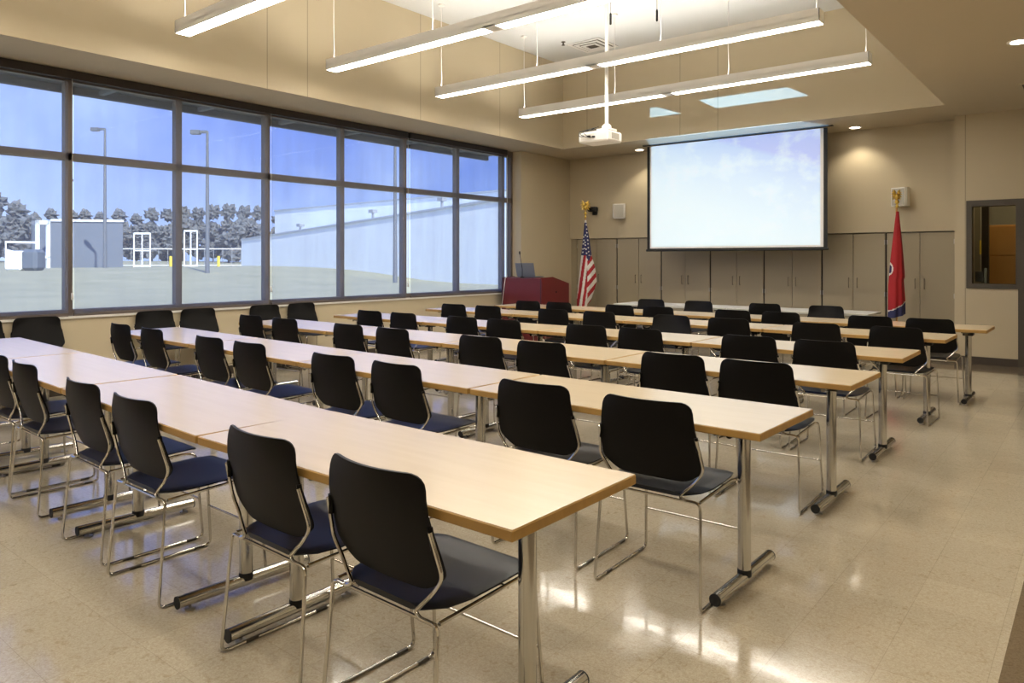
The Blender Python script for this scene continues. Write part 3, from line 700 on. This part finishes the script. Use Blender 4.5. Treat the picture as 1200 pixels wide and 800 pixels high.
def eagle(t, z, k=1.):
    m = MB(); m.lathe([(.012, 0), (.022, .01), (.022, .03), (.010, .05), (.03, .075), (.03, .09), (.012, .11)], (0, 0, z), 14)
    m.blob((0, 0, z + .155 * k), .036 * k, 2, .1, 1, (.9, .9, 1.3)); m.blob((.01, -.02, z + .215 * k), .02 * k, 2, .05)
    m.tube([(.01, -.035, z + .215 * k), (.01, -.06, z + .205 * k)], [.009, .002], 6)
    for s in (-1, 1):
        for q, (dx, dz) in enumerate(((.055, .13), (.07, .09), (.075, .05), (.07, .0), (.055, -.045))):
            m.tube([(s * .015, .005, z + (.16 + .004 * q) * k), (s * dx * .6 * k, .012, z + (.17 + dz * .55) * k), (s * dx * k, .01, z + (.15 + dz * .8) * k)], [.016, .014, .004], 6)
    m.tube([(0, .01, z + .13 * k), (.0, .03, z + .09 * k)], [.02, .008], 6)
    m.build('eagle_finial', M['gold'], t)
def pole(t, zt, z0=0.):
    m = MB(); m.tube([(0, .01, z0 + .05), (0, .01, zt)], .013, 12); m.build('pole', M['wood'], t)
    m = MB(); m.lathe([(.15, 0), (.15, .012), (.12, .03), (.05, .05), (.025, .09), (.018, .13)], (0, .01, z0), 24); m.build('stand', M['gold'], t)
# striped flag, outline read off the picture in sixths of a pixel and scaled to metres
YAW = math.radians(39.)
su = .01567 / 6.15
Lf = [(140, 160), (250, 150), (400, 135), (560, 120), (690, 105), (1000, 100)]
Rf = [(140, 172), (280, 195), (400, 212), (480, 235), (580, 248), (660, 226), (720, 205), (1000, 190)]
def us_bottom(u): return 775 - 55 * max(0, (u - .55)) / .45
stars = []
for a, b in ((172, 175), (175, 205), (176, 232), (179, 258), (154, 285), (181, 285), (163, 322), (183, 312), (150, 312), (146, 348), (156, 346), (184, 340), (187, 367), (146, 372), (190, 394), (162, 300), (168, 350), (172, 378), (152, 262), (164, 250)): stars.append((a, b))
def us_pat(x, y, u):
    lim = 395 + (12 if u > .45 else 0) + max(0, 1 - abs(u - .62) / .2) * 30 - (20 * (u - .8) / .2 if u > .8 else 0)
    if y < lim:
        if y < 158: return 1
        for a, b in stars:
            if (x - a) ** 2 + ((y - b)) ** 2 < 26: return 1
        return 2
    c_ = 176 + (y - 400) * .0
    if x < c_: k = (x - 130 + (y - 400) * .14) / 19.
    else: k = (y + (x - c_) * 1.15 - 470) / 39.
    return 0 if math.floor(k) % 2 else 1
# bring positions to world: base of cloth coordinates is at its lowest row
zb = 1.40 - ((235 + 775 / 6.15) - 304.5) * .01567
t = flag('striped_flag', 'red and white striped flag with starred blue corner, draped on its pole beside the lectern', (-7.415, 11.3, 0), YAW, su, Lf, Rf, 140, us_bottom, 775, us_pat, 166, .014, [M['red'], M['fwhite'], M['fblue']])
for ch in t.children: ch.location.z = zb
pole(t, 2.19); eagle(t, 2.17, 1.25)
st_ = .01285 / 5.
Lt = [(95, 108), (200, 95), (400, 72), (560, 60), (800, 58)]
Rt = [(95, 126), (250, 142), (400, 155), (505, 161), (520, 154), (650, 163), (800, 164)]
def tn_pat(x, y, u):
    ln = 712 - (x - 60) * .60
    if y > ln + 7: return 2
    if y > ln: return 1
    dx, dy = (x - 54) / 26., (y - 450) / 50.; d = dx * dx + dy * dy
    if x < 100 and d < 1:
        if d > .66: return 1
        return 2
    return 0
# distance scale for the right flag (pole at y = 11.4)
t = flag('red_flag', 'red flag with blue hem and round emblem, draped on its pole right of the screen', (-2.27, 11.4, 0), YAW, .01125 / 5., Lt, Rt, 95, lambda u: 762 - 30 * u, 765, tn_pat, 114, .012, [M['red'], M['fwhite'], M['fblue']])
zb2 = 1.40 - ((225 + 765 / 5.) - 304.5) * .01125
for ch in t.children: ch.location.z = zb2
pole(t, 2.20); eagle(t, 2.13, 1.0)

# ------------------------------------------------------------------ outside
GP = [(-40.3, 48.4, -.69), (-90, 58.4, .33), (-82.6, 49, .72), (-59, 29.5, .9), (-62, 20.6, .66), (-8.6, 5, -.35), (-8.6, 40, -.8), (-8.6, -20, -.3), (-150, 60, 1.2), (-150, 0, 1.2), (-120, 150, .3), (-30, 150, -1.2), (-230, 30, 1.3), (-30, 20, -.1)]
def gz(x, y):
    a = b = 0
    for px, py, pz in GP: w_ = 1 / ((x - px) ** 2 + (y - py) ** 2 + 30) ** 1.5; a += w_ * pz; b += w_
    return a / b
V, F = [], []; nx, ny = 60, 60
for i in range(nx + 1):
    for j in range(ny + 1):
        x = -8.62 - 290 * (i / nx) ** 1.8; y = -90 + 330 * j / ny; V.append((x, y, gz(x, y)))
for i in range(nx):
    for j in range(ny): q = i * (ny + 1) + j; F.append((q, q + 1, q + ny + 2, q + ny + 1))
m = MB(); m.add(V, F, 0, True); tag(m.build('lawn', M['grass']), kind='structure')
FC = 858.; CC, SS = math.cos(YAW), math.sin(YAW)
def at(px, d): r = (px - 600) / FC * d; return (r * CC - d * SS, r * SS + d * CC)
def hz(py, d): return 1.40 - (py - 304.5) * d / FC
def wallblk(name, p, q, z0a, zta, ztb, thick, label, mats, cat='building'):
    p, q = Vector(p), Vector(q); dirn = (q - p).normalized(); n = Vector((-dirn.y, dirn.x))
    if n.dot(Vector((-1, .3))) < 0: n = -n
    a, b, c_, d = p, q, q + n * thick, p + n * thick
    V = [(a.x, a.y, z0a), (b.x, b.y, z0a), (c_.x, c_.y, z0a), (d.x, d.y, z0a), (a.x, a.y, zta), (b.x, b.y, ztb), (c_.x, c_.y, ztb), (d.x, d.y, zta)]
    t_ = thing(name, label, cat, (0, 0, 0)); mm = MB(); mm.add(V, [(0, 1, 2, 3), (4, 5, 6, 7), (0, 1, 5, 4), (1, 2, 6, 5), (2, 3, 7, 6), (3, 0, 4, 7)])
    mm.build('wall', mats[0], t_)
    mm = MB(); k = .12
    a2, b2 = a - n * k, b - n * k
    V = [(a2.x, a2.y, zta - .1), (b2.x, b2.y, ztb - .1), (b.x, b.y, ztb - .1), (a.x, a.y, zta - .1), (a2.x, a2.y, zta + .12), (b2.x, b2.y, ztb + .12), (b.x, b.y, ztb + .12), (a.x, a.y, zta + .12)]
    mm.add(V, [(0, 1, 2, 3), (4, 5, 6, 7), (0, 1, 5, 4), (1, 2, 6, 5), (2, 3, 7, 6), (3, 0, 4, 7)]); mm.build('roof_edge', mats[1], t_)
    return t_
A0, A1 = at(283, 97), at(640, 56)
wallblk('low_building', A0, A1, -3, hz(281, 97), hz(225, 56), 7., 'long low white building across the lawn, nearer of two', [M['wbldg'], M['wtrim']])
B0, B1 = at(322, 108), at(660, 68)
wallblk('tall_building', B0, B1, -3, hz(247, 108), hz(217, 68), 30., 'taller white warehouse behind the long low building', [M['wbldg'], M['wtrim']])
for px, d, z1, lb in ((352, 92, 262, 'left'), (437, 80, 247, 'middle'), (518, 74, 234, 'right')):
    x, y = at(px, d); t = thing('roof_vent', f'{lb} dark vent stack on the white building roof', 'vent', (x, y, hz(z1 + 12, d)), 0, 'vent stacks on the white building')
    m = MB(); m.tube([(0, 0, -1.5), (0, 0, .9)], .14, 8); m.box(-.35, .35, -.35, .35, .9, 1.25); m.build('stack', M['asph'], t)
def lamppost(px, d, top, lb, arm=-1):
    x, y = at(px, d); z0 = gz(x, y); zt = hz(top, d); t = thing('lamp_post', lb, 'lamp post', (x, y, z0 - .05), YAW, 'tall lamp posts beyond the lawn')
    MB().tube([(0, 0, 0), (0, 0, zt - z0)], [.16, .09], 8).build('pole', M['pole'], t)
    m = MB(); h = zt - z0; m.box(min(0, arm * .9), max(0, arm * .9), -.12, .12, h - .12, h + .05); m.box(min(arm * .5, arm * 1.1), max(arm * .5, arm * 1.1), -.2, .2, h - .2, h + .08); m.build('lamp_head', M['pole'], t)
lamppost(243, 50, 153, 'tall lamp post in the third window bay'); lamppost(123, 60, 150, 'tall lamp post in the second window bay, cut by the mullion')
lamppost(74, 85, 210, 'farthest and shortest lamp post, beside a window mullion', 1); lamppost(463, 52, 150, 'lamp post before the white building')
# trailer and yard clutter
x0, y0 = at(59, 66); x1, y1 = at(144, 74)
t = wallblk('site_trailer', (x0, y0), (x1, y1), .2, hz(258, 66), hz(259, 74), 2.2, 'pale grey site trailer beyond the lawn at left', [M['trailer'], M['twhite']], 'trailer')
x0, y0 = at(43, 63); x1, y1 = at(59, 64)
t = thing('trailer_porch', 'white framed porch at the left end of the trailer', 'porch', (x0, y0, gz(x0, y0) - .05), math.atan2(y1 - y0, x1 - x0)); w_ = math.hypot(x1 - x0, y1 - y0); h = hz(257, 63) - gz(x0, y0)
m = MB()
for a in (0, w_ - .25): m.box(a, a + .25, 0, .25, 0, h)
m.box(0, w_, 0, .25, h - .35, h); m.box(0, w_, 0, 1.5, .9, 1.1); m.build('frame', M['twhite'], t)
m = MB(); m.box(.3, w_ - .3, 1.2, 1.4, 1.2, h - .4); m.build('door', M['darkbox'], t)
m = MB(); m.tube([(-2.4, .1, 1.6), (0, .1, 1.0)], .08, 6); m.tube([(-2.4, .1, 0), (-2.4, .1, h * .55)], .06, 6); m.box(-2.4, 0, .1, .2, h * .52, h * .56); m.build('handrail', M['twhite'], t)
x, y = at(28, 50); t = thing('storage_tank', 'white box with dark end on the lawn before the trailer', 'utility box', (x, y, gz(x, y)), YAW)
MB().box(-.9, .15, -.6, .6, 0, 1.35, 0, .12).build('body', M['twhite'], t); MB().box(.15, 1.2, -.6, .6, 0, 1.45, 0, .2).build('end_cover', M['darkbox'], t)
def gate(px, w, d, top, lb):
    x, y = at(px, d); z0 = gz(x, y); h = hz(top, d) - z0; t = thing('yard_gate', lb, 'gate', (x, y, z0 - .05), YAW, 'white pipe frames beyond the lawn')
    m = MB(); W = w * d / FC
    for a in (0, W / 2, W): m.tube([(a, 0, 0), (a, 0, h)], .07, 6)
    m.tube([(0, 0, h), (W, 0, h)], .1, 6); m.tube([(0, 0, h * .5), (W, 0, h * .5)], .06, 6); m.tube([(0, 0, .15), (W, 0, .15)], .06, 6); m.build('frame', M['twhite'], t)
gate(157, 19, 72, 273, 'white pipe frame left of the middle of the yard'); gate(216, 15, 72, 270, 'white pipe frame nearest the tall lamp post')
x, y = at(143, 76); t = thing('chain_link_fence', 'long pale rail fence running behind the yard frames', 'fence', (x, y, gz(x, y)), YAW)
m = MB()
for k in range(14): m.tube([(k * .95, 0, -.2), (k * .95, 0, 1.9)], .035, 5)
m.build('posts', M['asph'], t); m = MB(); m.tube([(0, 0, 1.9), (12.4, 0, 1.9)], .06, 5); m.tube([(0, 0, .2), (12.4, 0, .2)], .05, 5); m.build('rail', M['twhite'], t)
for px, lb in ((200, 'left'), (256, 'right')):
    x, y = at(px, 66); t = tag(MB().tube([(0, 0, 0), (0, 0, .95)], .13, 8).build('bollard', M['yellow'], None, (x, y, gz(x, y))), f'{lb} yellow bollard beyond the lawn', 'bollard', 'yellow bollards beyond the lawn')
# tree line
TR = [(-8, 228, 118, 26), (20, 238, 116, 22), (40, 250, 125, 14), (60, 246, 132, 14), (84, 248, 140, 16), (100, 247, 136, 14), (118, 250, 142, 14), (140, 247, 138, 16), (160, 252, 148, 14), (178, 245, 140, 16), (196, 246, 146, 15), (214, 243, 140, 17), (232, 245, 148, 15), (250, 242, 140, 16), (268, 241, 136, 17), (286, 243, 146, 16), (304, 243, 140, 16), (326, 252, 150, 14)]
for i, (px, top, d, wpx) in enumerate(TR):
    x, y = at(px, d); z0 = gz(x, y); zt = hz(top, d); h = zt - z0; R = wpx * d / FC * .68
    t = thing('tree', f'hazy bare tree beyond the yard, {["leftmost and tallest", "second from left", "third from left", "fourth from left", "fifth from left", "sixth from left", "seventh from left", "eighth from left", "ninth from left", "ninth from right", "eighth from right", "seventh from right", "sixth from right", "fifth from right", "fourth from right", "third from right", "second from right", "rightmost, behind the white building"][i]}', 'tree', (x, y, z0), 0, 'line of trees beyond the yard')
    MB().tube([(0, 0, -.3), (0, 0, h * .6)], [R * .1, R * .05], 6).build('trunk', M['bark'], t)
    m = MB()
    for k in range(16):
        a = random.uniform(0, 2 * PI); rr = random.uniform(0, 1.15) * R
        m.blob((rr * math.cos(a), rr * math.sin(a), h * random.uniform(.12, .70)), R * random.uniform(.4, .7), 3, 1.1, 2.6, (1, 1, .9))
    m.blob((0, 0, h - R * .6), R * .62, 3, 1.1, 2.6); m.build('crown', M['foliage'], t)
# entrance canopy outside above the glass
t = thing('outdoor_canopy', 'grey steel canopy outside along the top of the windows', 'canopy', (-8.56, 0, 0))
MB().box(-.62, 0, -2.6, 10.6, 3.38, 3.46).build('deck', M['canopy'], t)
MB().box(-.68, -.60, -2.6, 10.6, 3.30, 3.47).build('edge_beam', M['canopy'], t)
for y in (-1.1, .1, 1.3, 2.5, 3.65, 4.85, 6.05, 7.2, 8.4, 9.6): MB().box(-.60, 0, y - .03, y + .03, 3.33, 3.38).build('joist', M['canopyb'], t)

# ------------------------------------------------------------------ light from the sky and an added office fill light
W = bpy.data.worlds.new('sky'); bpy.context.scene.world = W; W.use_nodes = True; nt = W.node_tree; N, L = nt.nodes, nt.links
bg = N['Background']; tc = N.new('ShaderNodeTexCoord'); s = N.new('ShaderNodeSeparateXYZ'); L.new(tc.outputs['Generated'], s.inputs[0])
r = N.new('ShaderNodeValToRGB'); e = r.color_ramp.elements; e[0].position = .0; e[0].color = (.66, .74, 1.0, 1); e[1].position = .6; e[1].color = (.10, .22, .75, 1)
q = e.new(.16); q.color = (.38, .49, 1.0, 1); L.new(s.outputs[2], r.inputs[0])
dt = N.new('ShaderNodeVectorMath'); dt.operation = 'DOT_PRODUCT'; dt.inputs[1].default_value = (-.45, .89, 0); L.new(tc.outputs['Generated'], dt.inputs[0])
mr = N.new('ShaderNodeMapRange'); mr.inputs['From Min'].default_value = .50; mr.inputs['From Max'].default_value = 1.0; L.new(dt.outputs['Value'], mr.inputs[0])
mx = N.new('ShaderNodeMix'); mx.data_type = 'RGBA'; mx.blend_type = 'MULTIPLY'; mx.inputs['B'].default_value = (.20, .30, .52, 1)
cn = N.new('ShaderNodeTexNoise'); cn.inputs['Scale'].default_value = 5; cn.inputs['Detail'].default_value = 5; L.new(tc.outputs['Generated'], cn.inputs['Vector'])
cr = N.new('ShaderNodeValToRGB'); cr.color_ramp.elements[0].position = .48; cr.color_ramp.elements[1].position = .75; cr.color_ramp.elements[1].color = (.35, .35, .35, 1); L.new(cn.outputs['Fac'], cr.inputs[0])
L.new(mr.outputs[0], mx.inputs['Factor']); L.new(r.outputs[0], mx.inputs['A'])
m2 = N.new('ShaderNodeMix'); m2.data_type = 'RGBA'; m2.inputs['B'].default_value = (.75, .85, 1, 1); L.new(cr.outputs[0], m2.inputs['Factor']); L.new(mx.outputs['Result'], m2.inputs['A'])
L.new(m2.outputs['Result'], bg.inputs[0]); bg.inputs[1].default_value = 2.2
sn = bpy.data.lights.new('sun', 'SUN'); sn.energy = 10; sn.color = (1, .95, .88); sn.angle = .01
so = bpy.data.objects.new('sun', sn); COL.objects.link(so); so.rotation_euler = Vector((-.75, .25, -.62)).to_track_quat('-Z', 'Y').to_euler()
l = bpy.data.lights.new('unseen_office_fill', 'AREA'); l.energy = 14; l.size = .5; l.color = (1, .75, .45)  # unseen fill without a fixture, added to brighten the side office
lo = bpy.data.objects.new('unseen_office_fill', l); COL.objects.link(lo); lo.location = (-.6, 12.6, CZ - .05)

# ------------------------------------------------------------------ camera
sc = bpy.context.scene
cam = bpy.data.cameras.new('camera'); co = bpy.data.objects.new('camera', cam); COL.objects.link(co); sc.camera = co
co.location = (0, 0, 1.40); co.rotation_euler = (PI / 2, 0, YAW)
cam.sensor_width = 36.; cam.lens = 858. / 1200. * 36.; cam.shift_y = -(400 - 304.5) / 1200.; cam.clip_start = .05; cam.clip_end = 800
sc.view_settings.view_transform = 'Standard'; sc.view_settings.look = 'None'; sc.view_settings.gamma = 1; sc.view_settings.use_curve_mapping = False
sc.view_settings.exposure = 0.
sc.cycles.max_bounces = 8; sc.cycles.diffuse_bounces = 4; sc.cycles.transparent_max_bounces = 12; sc.cycles.sample_clamp_indirect = 6
sc.cycles.use_denoising = True
